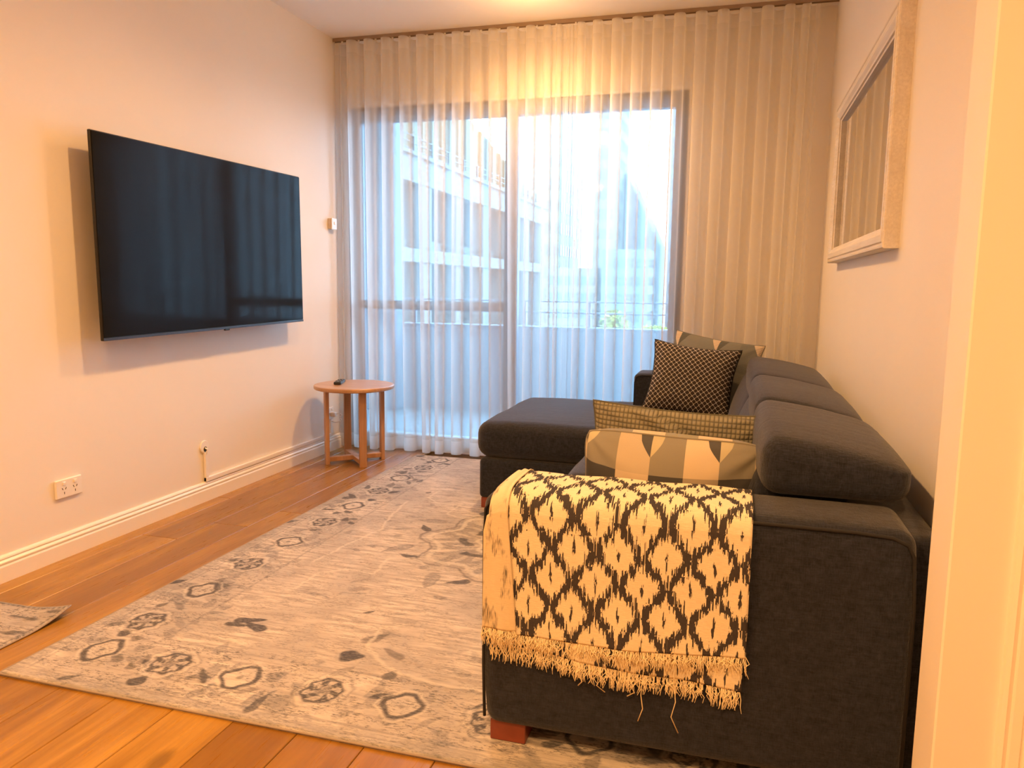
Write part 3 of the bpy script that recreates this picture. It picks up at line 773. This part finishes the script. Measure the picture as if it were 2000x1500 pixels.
# ================================================================== CUSHIONS
def pillow(name, label, ctr, w, h, th, yaw, lean, roll, mat, n=56, seed=0, disp=None, pipe=None, pinch=0.07, corner=0.0):
    """yaw turns about z, lean tips the top away (+y), roll turns in its own plane; UV in metres."""
    r = np.random.default_rng(seed)
    u = np.linspace(-1, 1, n); u = np.sign(u) * np.abs(u) ** 0.92
    U, Vv = np.meshgrid(u, u, indexing='ij')
    px = w / 2 * U * (1 - pinch * (1 - Vv ** 2) * np.abs(U) ** 2); pz = h / 2 * Vv * (1 - pinch * (1 - U ** 2) * np.abs(Vv) ** 2)
    px = px * (1 - corner * U ** 2 * Vv ** 4); pz = pz * (1 - corner * Vv ** 2 * U ** 4)
    prof = np.clip((1 - U ** 2) * (1 - Vv ** 2), 0, 1) ** 0.42
    wr = np.zeros_like(U)
    for cu, cv in ((-1, -1), (-1, 1), (1, -1), (1, 1)):
        d = np.hypot(U - cu, Vv - cv); a = np.arctan2((Vv - cv) * -cv, (U - cu) * -cu)
        wr += np.exp(-(d / 0.55) ** 2) * np.sin(9 * a + r.uniform(0, 6)) * 0.10
    lump = 0.06 * np.sin(2.7 * U + r.uniform(0, 6)) * np.sin(2.3 * Vv + r.uniform(0, 6))
    T = th / 2 * prof * (1 + lump + wr)
    front = -T; back = T.copy()
    if disp is not None: front = front + disp(U, Vv, px, pz) * np.clip(prof * 3, 0, 1)
    cy, sy = math.cos(yaw), math.sin(yaw); cl, sl = math.cos(lean), math.sin(lean); cr, sr = math.cos(roll), math.sin(roll)
    def place(a, b, c):
        a2 = a * cr - b * sr; b2 = a * sr + b * cr
        Y = c * cl + b2 * sl; Z = b2 * cl - c * sl
        return np.stack([ctr[0] + a2 * cy - Y * sy, ctr[1] + a2 * sy + Y * cy, ctr[2] + Z], -1)
    P1 = place(px, pz, front).reshape(-1, 3); P2 = place(px, pz, back).reshape(-1, 3)
    F1 = grid_faces(n, n); F2 = [tuple(i + n * n for i in f[::-1]) for f in grid_faces(n, n)]
    UV = np.stack([px, pz], -1).reshape(-1, 2)
    t = thing(name, label, 'cushion', (ctr[0], ctr[1], P1[:, 2].min()), 'scatter cushions on the sofa')
    V = np.concatenate([P1, P2])
    mob('cover', V, F1 + F2, mat, t, smooth=True, uv=np.concatenate([UV, UV + 3.7]))
    idx = [(i, 0) for i in range(0, n, 3)] + [(n - 1, j) for j in range(0, n, 3)] + [(i, n - 1) for i in range(n - 1, -1, -3)] + [(0, j) for j in range(n - 1, -1, -3)]
    P = P1.reshape(n, n, 3)
    V, F = tube([P[i, j] for i, j in idx] + [P[0, 0]], 0.0028 if pipe is None else 0.0035, 6)
    mob('seam', V, F, pipe if pipe is not None else mat, t, smooth=True)
    return t
def geo_fabric(name, pal, w, hgt, stripes=0.0, u0=4.991, v0=5.035):
    n = NT(name); uv = n.xyz(n.coord('UV')); u, v = uv[0], uv[1]
    cu = n.m('DIVIDE', n.m('ADD', u, u0), w); k2 = n.m('FLOOR', cu); fu = n.m('SUBTRACT', cu, k2)
    par = n.m('MODULO', k2, 2.0)
    slope = n.m('MAXIMUM', 0.0, n.m('SUBTRACT', n.m('MULTIPLY', n.m('ABSOLUTE', n.m('SUBTRACT', fu, par)), 1.9), 0.9))
    cv = n.m('DIVIDE', n.m('ADD', v, v0), hgt)
    row = n.m('FLOOR', cv); fv = n.m('SUBTRACT', cv, row); rpar = n.m('MODULO', row, 2.0)
    half = n.m('MULTIPLY', n.m('SUBTRACT', 1.0, rpar), n.m('GREATER_THAN', fv, n.m('SUBTRACT', 1.0, n.m('MULTIPLY', slope, 0.54))))
    idv = n.white(n.vec(k2, row, 0.0))
    pick = lambda a, b: n.mix(n.m('GREATER_THAN', idv, 0.5), a, b)
    top = n.mix(par, pick(pal[0], pal[1]), pick(pal[2], pal[3]))
    low = n.mix(par, pick(pal[4], pal[5]), pick(pal[6], pal[7]))
    col = n.mix(rpar, top, low)
    col = n.mix(half, col, n.mix(par, pal[8], pal[9]))
    if stripes:
        s = n.m('GREATER_THAN', n.m('SINE', n.m('MULTIPLY', v, 2 * PI / stripes)), 0.1)
        col = n.mix(n.m('MULTIPLY', s, 0.45), col, (0.10, 0.11, 0.11))
    we = n.noise(n.scale(n.coord('UV'), (900, 900, 1)), 1, 2)
    col = n.mix(n.m('MULTIPLY', we, 0.25), col, (0.10, 0.09, 0.08))
    n.set(Base_Color=col, Roughness=0.85); n.bump(we, 0.2, 0.001); return n.mat
pal1 = [(0.62, 0.51, 0.36), (0.50, 0.42, 0.31), (0.24, 0.225, 0.185), (0.27, 0.26, 0.19), (0.36, 0.31, 0.24), (0.58, 0.48, 0.35), (0.042, 0.042, 0.048), (0.07, 0.068, 0.062), (0.06, 0.06, 0.065), (0.50, 0.45, 0.30)]
M['geo'] = geo_fabric('geometric_print', pal1, 0.081, 0.075, 0.0, 4.991, 5.020)
pal2 = [(0.16, 0.175, 0.175), (0.13, 0.145, 0.15), (0.15, 0.165, 0.165), (0.17, 0.18, 0.18), (0.12, 0.135, 0.14), (0.17, 0.18, 0.18), (0.14, 0.15, 0.155), (0.10, 0.115, 0.12), (0.60, 0.50, 0.40), (0.055, 0.065, 0.065)]
M['stripe'] = geo_fabric('fine_striped_print', pal2, 0.11, 0.17, 0.0085, 4.93, 5.07)
def trellis():
    n = NT('trellis_print'); uv = n.xyz(n.coord('UV')); s = 2 * PI / 0.0255
    a = n.m('MULTIPLY', uv[0], s); b = n.m('MULTIPLY', uv[1], s)
    f = n.m('ADD', n.m('COSINE', a), n.m('COSINE', b))
    l = n.m('LESS_THAN', n.m('ABSOLUTE', n.m('ADD', f, 0.12)), 0.25)
    we = n.noise(n.scale(n.coord('UV'), (700, 700, 1)), 1, 2)
    col = n.mix(l, (0.022, 0.017, 0.020), n.mix(we, (0.34, 0.32, 0.31), (0.55, 0.52, 0.50)))
    n.set(Base_Color=col, Roughness=0.9); n.bump(l, 0.25, 0.0012); return n.mat
M['trellis'] = trellis()
def waffle():
    n = NT('grey_green_waffle_cotton'); uv = n.xyz(n.coord('UV'))
    a = n.m('ABSOLUTE', n.m('SINE', n.m('MULTIPLY', uv[0], PI / 0.0115))); b = n.m('ABSOLUTE', n.m('SINE', n.m('MULTIPLY', uv[1], PI / 0.0125)))
    h = n.m('MULTIPLY', n.m('POWER', a, 0.4), n.m('POWER', b, 0.5))
    we = n.noise(n.scale(n.coord('UV'), (500, 500, 1)), 1, 3)
    col = n.mix(h, (0.10, 0.098, 0.072), (0.285, 0.27, 0.205)); col = n.mix(n.m('MULTIPLY', we, 0.3), col, (0.20, 0.20, 0.17))
    n.set(Base_Color=col, Roughness=0.95); n.bump(h, 0.9, 0.004); return n.mat
M['waffle'] = waffle()
def crease(U, Vv, px, pz):
    d = (Vv - 0.73) + 0.9 * U
    lip = 0.022 * np.clip(1 - np.abs(d + 0.10) / 0.22, 0, 1) * (d < 0.0) * np.clip((Vv + 0.2) * 2, 0, 1)
    return -lip + 0.010 * np.exp(-(np.clip(d, 0, 9) / 0.12) ** 2) * (d >= 0) * np.clip((Vv + 0.2) * 2, 0, 1)
pillow('scatter_cushion', 'waffle textured grey green cushion, second behind the near sofa arm', (2.312, 2.125, 0.580), 0.480, 0.320, 0.13, 0.02, -0.06, -0.045, M['waffle'], 72, 4, crease)
pillow('scatter_cushion', 'cushion with large cream, olive and black geometric panels against the near arm', (2.316, 1.928, 0.560), 0.468, 0.305, 0.225, 0.0, -0.20, -0.035, M['geo'], 60, 6, corner=0.10)
pillow('scatter_cushion', 'dark cushion with white trellis lattice standing on the chaise', (2.258, 3.845, 0.613), 0.430, 0.370, 0.15, -0.05, 0.36, -0.10, M['trellis'], 60, 8, None, M['sofa_pipe'], 0.11)
pillow('scatter_cushion', 'fine striped grey cushion with cream corner behind the trellis one', (2.335, 4.02, 0.628), 0.480, 0.395, 0.11, -0.32, 0.34, -0.13, M['stripe'], 56, 12)

# ================================================================== THROW over the near arm
def ikat():
    n = NT('ikat_throw'); uv = n.xyz(n.coord('UV')); u, v = uv[0], uv[1]
    c1 = n.white(n.m('FLOOR', n.m('MULTIPLY', u, 330.0)), '1D'); c2 = n.white(n.m('FLOOR', n.m('MULTIPLY', n.m('ADD', u, 3.1), 900.0)), '1D')
    row = n.m('FLOOR', n.m('DIVIDE', v, 0.0335))
    c3 = n.white(n.vec(n.m('FLOOR', n.m('MULTIPLY', u, 330.0)), row, 0.0))
    jit = n.m('ADD', n.m('ADD', n.m('MULTIPLY', n.m('SUBTRACT', c1, 0.5), 0.015), n.m('MULTIPLY', n.m('SUBTRACT', c3, 0.5), 0.022)), n.m('MULTIPLY', n.m('SUBTRACT', c2, 0.5), 0.012))
    wob = n.noise(n.scale(n.coord('UV'), (9, 9, 1)), 1, 2)
    vj = n.m('ADD', n.m('ADD', v, jit), n.m('MULTIPLY', n.m('SUBTRACT', wob, 0.5), 0.02))
    au = n.m('DIVIDE', n.m('ADD', u, n.m('MULTIPLY', n.m('SUBTRACT', wob, 0.5), 0.012)), 0.0995); av = n.m('DIVIDE', vj, 0.136)
    fu = n.m('MULTIPLY', n.m('ABSOLUTE', n.m('SUBTRACT', au, n.m('ROUND', au))), 2.0)
    fv = n.m('MULTIPLY', n.m('ABSOLUTE', n.m('SUBTRACT', av, n.m('ROUND', av))), 2.0)
    s = n.m('ADD', fu, fv)
    # thicker wings near the side points of each diamond
    wid = n.m('ADD', 0.21, n.m('MULTIPLY', n.m('ABSOLUTE', n.m('SUBTRACT', fu, 0.5)), 0.12))
    band = n.m('LESS_THAN', n.m('ABSOLUTE', n.m('SUBTRACT', s, 1.0)), wid)
    # a notch splits the bands where they cross
    d1 = n.m('ADD', n.m('MULTIPLY', fu, 4.6), n.m('MULTIPLY', fv, 1.6))
    d2 = n.m('ADD', n.m('MULTIPLY', n.m('SUBTRACT', 1.0, fu), 4.6), n.m('MULTIPLY', n.m('SUBTRACT', 1.0, fv), 1.6))
    dot = n.m('LESS_THAN', n.m('MINIMUM', d1, d2), 0.40)
    sp1 = n.m('MULTIPLY', n.m('LESS_THAN', fu, 0.045), n.m('MULTIPLY', n.m('GREATER_THAN', fv, 0.66), n.m('LESS_THAN', fv, 0.90))); sp2 = n.m('MULTIPLY', n.m('GREATER_THAN', fu, 0.955), n.m('MULTIPLY', n.m('LESS_THAN', fv, 0.34), n.m('GREATER_THAN', fv, 0.10)))
    split = n.m('SUBTRACT', 1.0, n.m('MULTIPLY', n.m('MAXIMUM', sp1, sp2), n.m('GREATER_THAN', c2, 0.25)))
    gap = n.m('GREATER_THAN', n.m('ADD', c3, n.m('MULTIPLY', c2, 0.3)), 0.10)
    dk = n.m('MAXIMUM', n.m('MULTIPLY', n.m('MULTIPLY', band, split), gap), dot)
    slub = n.noise(n.scale(n.coord('UV'), (60, 700, 1)), 1, 3, 0.6); fine = n.noise(n.scale(n.coord('UV'), (1100, 90, 1)), 1, 2)
    cream = n.mix(n.ramp(slub, [(0.3, (0, 0, 0)), (0.7, (1, 1, 1))]), (0.72, 0.63, 0.46), (0.86, 0.79, 0.62))
    ink = n.mix(fine, (0.035, 0.034, 0.042), (0.085, 0.075, 0.08))
    n.set(Base_Color=n.mix(dk, cream, ink), Roughness=0.95); n.bsdf.inputs['Specular IOR Level'].default_value = 0.1
    n.bump(n.m('ADD', slub, fine), 0.45, 0.0022); return n.mat
M['ikat'] = ikat()
def ikat_back():
    n = NT('ikat_throw_reverse'); c = n.coord('UV')
    sl = n.noise(n.scale(c, (60, 700, 1)), 1, 3, 0.6); bl = n.noise(n.scale(c, (28, 9, 1)), 1, 3, 0.7); fi = n.noise(n.scale(c, (900, 40, 1)), 1, 2)
    cr = n.mix(sl, (0.60, 0.50, 0.34), (0.80, 0.70, 0.52))
    dk = n.m('MULTIPLY', n.ramp(bl, [(0.53, (0, 0, 0)), (0.60, (1, 1, 1))]), n.ramp(fi, [(0.42, (0, 0, 0)), (0.55, (1, 1, 1))]))
    n.set(Base_Color=n.mix(n.m('MULTIPLY', dk, 0.8), cr, (0.06, 0.055, 0.06)), Roughness=0.95); n.bump(sl, 0.4, 0.002); return n.mat
M['ikat_back'] = ikat_back()
M['fringe'] = plain('cream_fringe', (0.80, 0.70, 0.50), 0.9, 0, 0.12, 300)
bl = thing('throw_blanket', 'cream and black ikat throw with fringe folded over the near sofa arm', 'throw', (2.22, 1.60, 0.60))
def arm_path(off, hem, back, n=70):
    """Points (y, z) up the front of the arm, over its top and down inside; off lifts it clear of the fabric."""
    yf, yb, zt, r = 1.584 - off, 1.802 + off, 0.606 + off, 0.034 + off
    P = [(yf, z) for z in np.linspace(hem, zt - r, n)]
    P += [(yf + r - r * math.cos(a), zt - r + r * math.sin(a)) for a in np.linspace(0.1, PI / 2, 14)]
    P += [(y, zt + 0.004 * math.sin(PI * (y - yf) / (yb - yf))) for y in np.linspace(yf + r, yb - r, 12)[1:]]
    P += [(yb - r + r * math.sin(a), zt - r + r * math.cos(a)) for a in np.linspace(0.1, PI / 2, 10)]
    P += [(yb, z) for z in np.linspace(zt - r, back, 8)[1:]]
    return np.array(P)
def layer(name, x0, x1, off, hemf, back, mat, uv0, seed, lshift=None, m=90, ripple=0.0025):
    r = np.random.default_rng(seed); ph = r.uniform(0, 6, 4)
    s = np.linspace(0, 1, m); base = arm_path(off, 0.30, back); K = len(base)
    L = np.concatenate([[0], np.cumsum(np.hypot(*np.diff(base, axis=0).T))]); L = L - L[70]
    V, UV = [], []
    for i, t in enumerate(s):
        P = arm_path(off, hemf(t), back)
        for j in range(K):
            y, z = P[j]; front = np.clip((0.58 - z) / 0.28, 0, 1) if j < 70 else 0.0
            xx = x0 + (x1 - x0) * t
            if lshift is not None: xx += lshift(t, z if j < 70 else 0.60)
            bulge = ripple * front * (math.sin(9 * t + ph[0] + 4 * z) + 0.6 * math.sin(23 * t + ph[1]) + 0.5 * math.sin(31 * z + ph[2]))
            bulge += 0.006 * front * math.exp(-((t - 0.5) / 0.5) ** 2)
            # ends of the arm are rounded: sink the cloth slightly over the left end
            dz = -0.020 * math.exp(-((xx - 1.935) / 0.022) ** 2) if j >= 70 else -0.020 * math.exp(-((xx - 1.935) / 0.022) ** 2) * np.clip((z - 0.5) / 0.1, 0, 1)
            V.append((xx, y - abs(bulge) - (0.001 if j < 70 else 0), z + dz + (0.0015 * math.sin(17 * t + ph[3]) if 70 <= j < 100 else 0)))
            lz = (z - 0.57) if j < 70 else L[j]
            UV.append((xx + uv0[0], lz + uv0[1]))
    F = grid_faces(m, K)
    o = mob(name, V, F, mat, bl, smooth=True, uv=UV)
    sol = o.modifiers.new('thick', 'SOLIDIFY'); sol.thickness = 0.0018; sol.offset = 1.0
    return [V[i * K] for i in range(m)]
hem1 = layer('under_layer', 1.952, 2.500, 0.003, lambda t: 0.262 - 0.030 * t + 0.003 * math.sin(9 * t), 0.46, M['ikat'], (0.02, 0.03), 1)
hem2 = layer('top_layer', 1.975, 2.505, 0.0085, lambda t: 0.286 + 0.020 * t + 0.003 * math.sin(7 * t + 1), 0.47, M['ikat'], (0.0, 0.0), 2)
hem3 = layer('folded_edge', 1.936, 1.992, 0.0125, lambda t: 0.302 - 0.002 * t, 0.48, M['ikat_back'], (0.4, 0.1), 3, lambda t, z: 0.022 * t * np.clip((0.56 - z) / 0.25, 0, 1) - 0.012 * (1 - t) * np.clip((z - 0.53) / 0.07, 0, 1) * -1, 20, 0.001)
def fringe(name, hem, per, lmin, lmax, seed, thick=0.0009, out=0.0):
    r = np.random.default_rng(seed); H_ = np.array(hem); parts = []
    N = int(per * (H_[-1, 0] - H_[0, 0]))
    for i in range(N):
        t = r.uniform(0, len(H_) - 1.001); k2 = int(t); p = H_[k2] * (1 - t + k2) + H_[k2 + 1] * (t - k2)
        L = r.uniform(lmin, lmax); dx = r.normal(0, 0.006); c = r.normal(0, 0.004); o2 = r.uniform(0.0, 0.007) + out
        pts = [(p[0], p[1], p[2] + 0.003), (p[0] + dx * 0.3 + c, p[1] - o2 * 0.7, p[2] - L * 0.35), (p[0] + dx * 0.7 - c * 0.6, p[1] - o2, p[2] - L * 0.7), (p[0] + dx, p[1] - o2 * 0.8 - 0.001, p[2] - L)]
        parts.append(tube(pts, [thick, thick * 1.1, thick, thick * 0.5], 4))
    V, F = join(parts); tag(mob(name, V, F, M['fringe'], bl), kind='stuff')
fringe('fringe', hem1, 850, 0.022, 0.046, 1); fringe('fringe', hem2, 850, 0.018, 0.042, 2); fringe('fringe', hem3, 900, 0.018, 0.042, 3)
for (x, L, b) in ((2.163, 0.034, 0.006), (2.205, 0.040, -0.012), (2.275, 0.035, 0.010), (2.296, 0.088, 0.006), (2.366, 0.100, -0.010)):
    y0_ = 1.570; z0_ = 0.222 + (0.006 if x < 2.25 else 0)
    V, F = tube([(x, 1.573, z0_ + 0.09), (x + b * 0.4, y0_, z0_ + 0.03), (x - b * 0.2, y0_, z0_ - L * 0.3), (x + b * 0.6, y0_, z0_ - L * 0.65), (x - b, y0_ + 0.002, z0_ - L)], 0.0011, 6)
    mob('loose_thread', V, F, M['fringe'], bl, smooth=True)

# ================================================================== OUTSIDE: balcony
M['render'] = paint('pale_render', (0.25, 0.285, 0.34), 0.8)
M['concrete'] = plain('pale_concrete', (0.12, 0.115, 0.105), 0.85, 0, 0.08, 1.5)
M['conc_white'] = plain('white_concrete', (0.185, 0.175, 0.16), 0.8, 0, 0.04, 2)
M['tan_clad'] = plain('tan_cladding', (0.17, 0.13, 0.075), 0.6, 0, 0.05, 1)
M['facade_glass'] = plain('shaded_window_glass', (0.075, 0.083, 0.085), 0.15)
M['bal_tile'] = plain('grey_balcony_tile', (0.22, 0.26, 0.28), 0.6, 0, 0.06, 4)
structure(slab('balcony_floor', -3.0, 6.0, YW + 0.16, 6.34, -0.25, -0.02, M['bal_tile']))
structure(slab('balcony_ceiling', -3.0, 0.6, YW + 0.16, 6.0, 2.46, 2.70, M['concrete']))
structure(slab('parapet_wall', -3.0, 6.0, 6.20, 6.34, -0.25, 0.728, M['render'], b=0.004))
structure(slab('balcony_column', -0.60, -0.335, 6.0, 6.2, -0.02, 2.62, M['render'], b=0.006))
rl = thing('balcony_railing', 'thin two-bar grey railing on the balcony parapet', 'railing', (1.5, 6.25, 0.728))
for z in (0.845, 0.937):
    V, F = tube([(-2.9, 6.26, z), (5.8, 6.26, z)], 0.007, 8); mob('rail', V, F, M['dark_metal'], rl, smooth=True)
for x in (-1.35, -0.25, 0.75, 1.30, 2.03, 3.1, 4.2): slab('post', x - 0.011, x + 0.011, 6.25, 6.272, 0.7285, 0.945, M['dark_metal'], rl)

# curved concrete block to the left
cb = thing('concrete_building', 'shaded concrete block with column bays outside, left through the curtain', 'building', (-8, 21, -9))
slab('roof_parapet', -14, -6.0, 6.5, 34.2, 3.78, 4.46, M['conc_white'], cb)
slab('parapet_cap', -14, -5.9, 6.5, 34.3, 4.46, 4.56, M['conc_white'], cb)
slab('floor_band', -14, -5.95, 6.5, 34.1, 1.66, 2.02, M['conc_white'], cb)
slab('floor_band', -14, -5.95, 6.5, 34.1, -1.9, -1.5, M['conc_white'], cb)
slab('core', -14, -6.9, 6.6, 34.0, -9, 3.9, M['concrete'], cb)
bays = np.arange(7.0, 34.2, 2.7)
for i, y in enumerate(bays):
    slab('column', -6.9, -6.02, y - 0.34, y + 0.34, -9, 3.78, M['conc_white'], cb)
    if i < len(bays) - 1:
        for (z0, z1) in ((2.02, 3.78), (-1.5, 1.66)):
            slab('window', -6.9, -6.80, y + 0.36, y + 2.34, z0 + 0.02, z1 - 0.02, M['facade_glass'], cb)
            slab('spandrel', -6.8, -6.5, y + 0.36, y + 2.34, z0, z0 + 0.32, M['conc_white'], cb)
for z in (4.72, 4.9, 5.08):
    V, F = tube([(-6.25, 6.5, z), (-6.25, 34.2, z)], 0.018, 6); mob('roof_rail', V, F, M['facade_glass'], cb)
V, F = join([box(-6.28, -6.22, y - 0.03, y + 0.03, 4.56, 5.08) for y in np.arange(6.6, 34.2, 1.35)]); tag(mob('rail_posts', V, F, M['facade_glass'], cb), kind='stuff')
out_ = [(8, 7.3), (24, 7.3), (27, 7.05), (29.4, 6.72), (32.3, 6.18), (35.0, 5.65), (37.8, 5.15), (37.8, 3.9), (8, 3.9)]
n = len(out_); V = [(-7.2, a, b) for a, b in out_] + [(-13.5, a, b) for a, b in out_]
F = [(i, (i + 1) % n, n + (i + 1) % n, n + i) for i in range(n)] + [tuple(range(n)), tuple(range(n, 2 * n))[::-1]]
F = [f[::-1] for f in F]
mob('curved_roof', V, F, M['tan_clad'], cb)
ys = np.arange(8.5, 37.5, 0.8)
V, F = join([box(-7.2, -7.12, y - 0.09, y + 0.09, 4.5, np.interp(y, [8, 24, 27, 29.4, 32.3, 35, 37.8], [7.3, 7.3, 7.05, 6.72, 6.18, 5.65, 5.15]) - 0.05) for y in ys]); tag(mob('cladding_ribs', V, F, M['tan_clad'], cb), kind='stuff')

def tower(name, label, x0, x1, y0, y1, z1, mat, glassmat, floor_h=2.6, bay=1.1, top=None):
    t = thing(name, label, 'building', ((x0 + x1) / 2, (y0 + y1) / 2, -12))
    if top is None: slab('body', x0, x1, y0, y1, -12, z1, mat, t)
    else:
        V, F = extrude_y([(x0, -12), (x1, -12), (x1, top[1]), (x0, top[0])], y0, y1); mob('body', V, F, mat, t)
    P = []
    z = -10.0
    while z < z1 - 1.5:
        for xx in np.arange(x0 + 0.25, x1 - 0.6, bay):
            if top is None or z + 1.5 < np.interp(xx + bay * 0.6, [x0, x1], top): P.append(box(xx, min(xx + bay * 0.62, x1 - 0.1), y0 - 0.06, y0 + 0.05, z, z + floor_h * 0.5))
        if x1 < 2.0:
            for yy in np.arange(y0 + 0.4, y1 - 1.0, bay * 1.3):
                if top is None: P.append(box(x1 - 0.05, x1 + 0.06, yy, yy + bay * 0.8, z, z + floor_h * 0.5))
        z += floor_h
    V, F = join(P); tag(mob('windows', V, F, glassmat, t), kind='stuff')
    return t
gA = plain('pale_tower_glass', (0.10, 0.13, 0.135), 0.2); gB = plain('warm_tower_glass', (0.15, 0.135, 0.1), 0.3); gC = plain('blue_tower_glass', (0.065, 0.10, 0.12), 0.15)
wA = plain('cream_tower_wall', (0.20, 0.19, 0.155), 0.7); wB = plain('yellow_tower_wall', (0.24, 0.20, 0.12), 0.7); wC = plain('aqua_tower_wall', (0.11, 0.155, 0.17), 0.5)
tower('apartment_tower', 'tall cream tower with a fine window grid, mid right pane', -12.1, -9.6, 80, 88, 32, wA, gB, 2.0, 0.62)
tower('office_block', 'blue glass block with sloping top beside the cream tower', -9.4, -5.7, 84, 92, 12.9, wC, gC, 2.2, 0.9, (13.2, 5.6))
tower('apartment_tower', 'yellow sunlit tower just past the window stile', -21.5, -16.6, 84, 95, 34, wB, gB, 2.4, 1.0)
tower('apartment_tower', 'slim aqua glass tower at the right window edge', -4.6, -2.7, 82, 88, 30, wC, gC, 2.1, 0.7)
tower('office_block', 'low pale blue block under the sloping glass one', -9.4, -5.2, 70, 76, 4.4, wC, gA, 1.6, 0.7)
tower('office_block', 'low white block beside the cream tower foot', -15.5, -10.5, 74, 79, 2.8, wA, gA, 1.6, 0.8)
structure(slab('street_ground', -60, 60, 6.5, 130, -12.4, -12, plain('grey_street', (0.40, 0.41, 0.42), 0.9)))
def tree(label, x, y, z, r, h):
    rr = np.random.default_rng(int(x * 10) % 97)
    t = thing('street_tree', label, 'tree', (x, y, -12), 'street trees beyond the parapet')
    V, F = tube([(x, y, -12), (x + 0.05, y, -12 + (z + 12) * 0.5), (x, y, z)], [0.22, 0.17, 0.1], 8); mob('trunk', V, F, plain('bark', (0.20, 0.14, 0.09), 0.9), t)
    P = []
    for i in range(900):
        d = rr.normal(0, 1, 3); d /= np.linalg.norm(d); q = np.array([x, y, z]) + d * np.array([r, r, h]) * rr.uniform(0.55, 1.0)
        a, b = rr.normal(0, 1, 3), rr.normal(0, 1, 3); a /= np.linalg.norm(a); b = np.cross(a, b); b /= np.linalg.norm(b); s = rr.uniform(0.14, 0.26)
        P.append(([q - a * s, q + b * s * 0.5, q + a * s, q - b * s * 0.5], [(0, 1, 2, 3)]))
    V, F = join(P); tag(mob('foliage', V, F, M['leaf'], t), kind='stuff')
M['leaf'] = plain('yellow_green_leaves', (0.33, 0.36, 0.06), 0.6, 0, 0.25, 2)
tree('yellow green tree crown showing above the parapet, larger one', -3.6, 40, -1.15, 0.75, 1.1)
tree('yellow green tree crown above the parapet, lower and broader', -1.9, 44, -1.95, 1.0, 0.9)
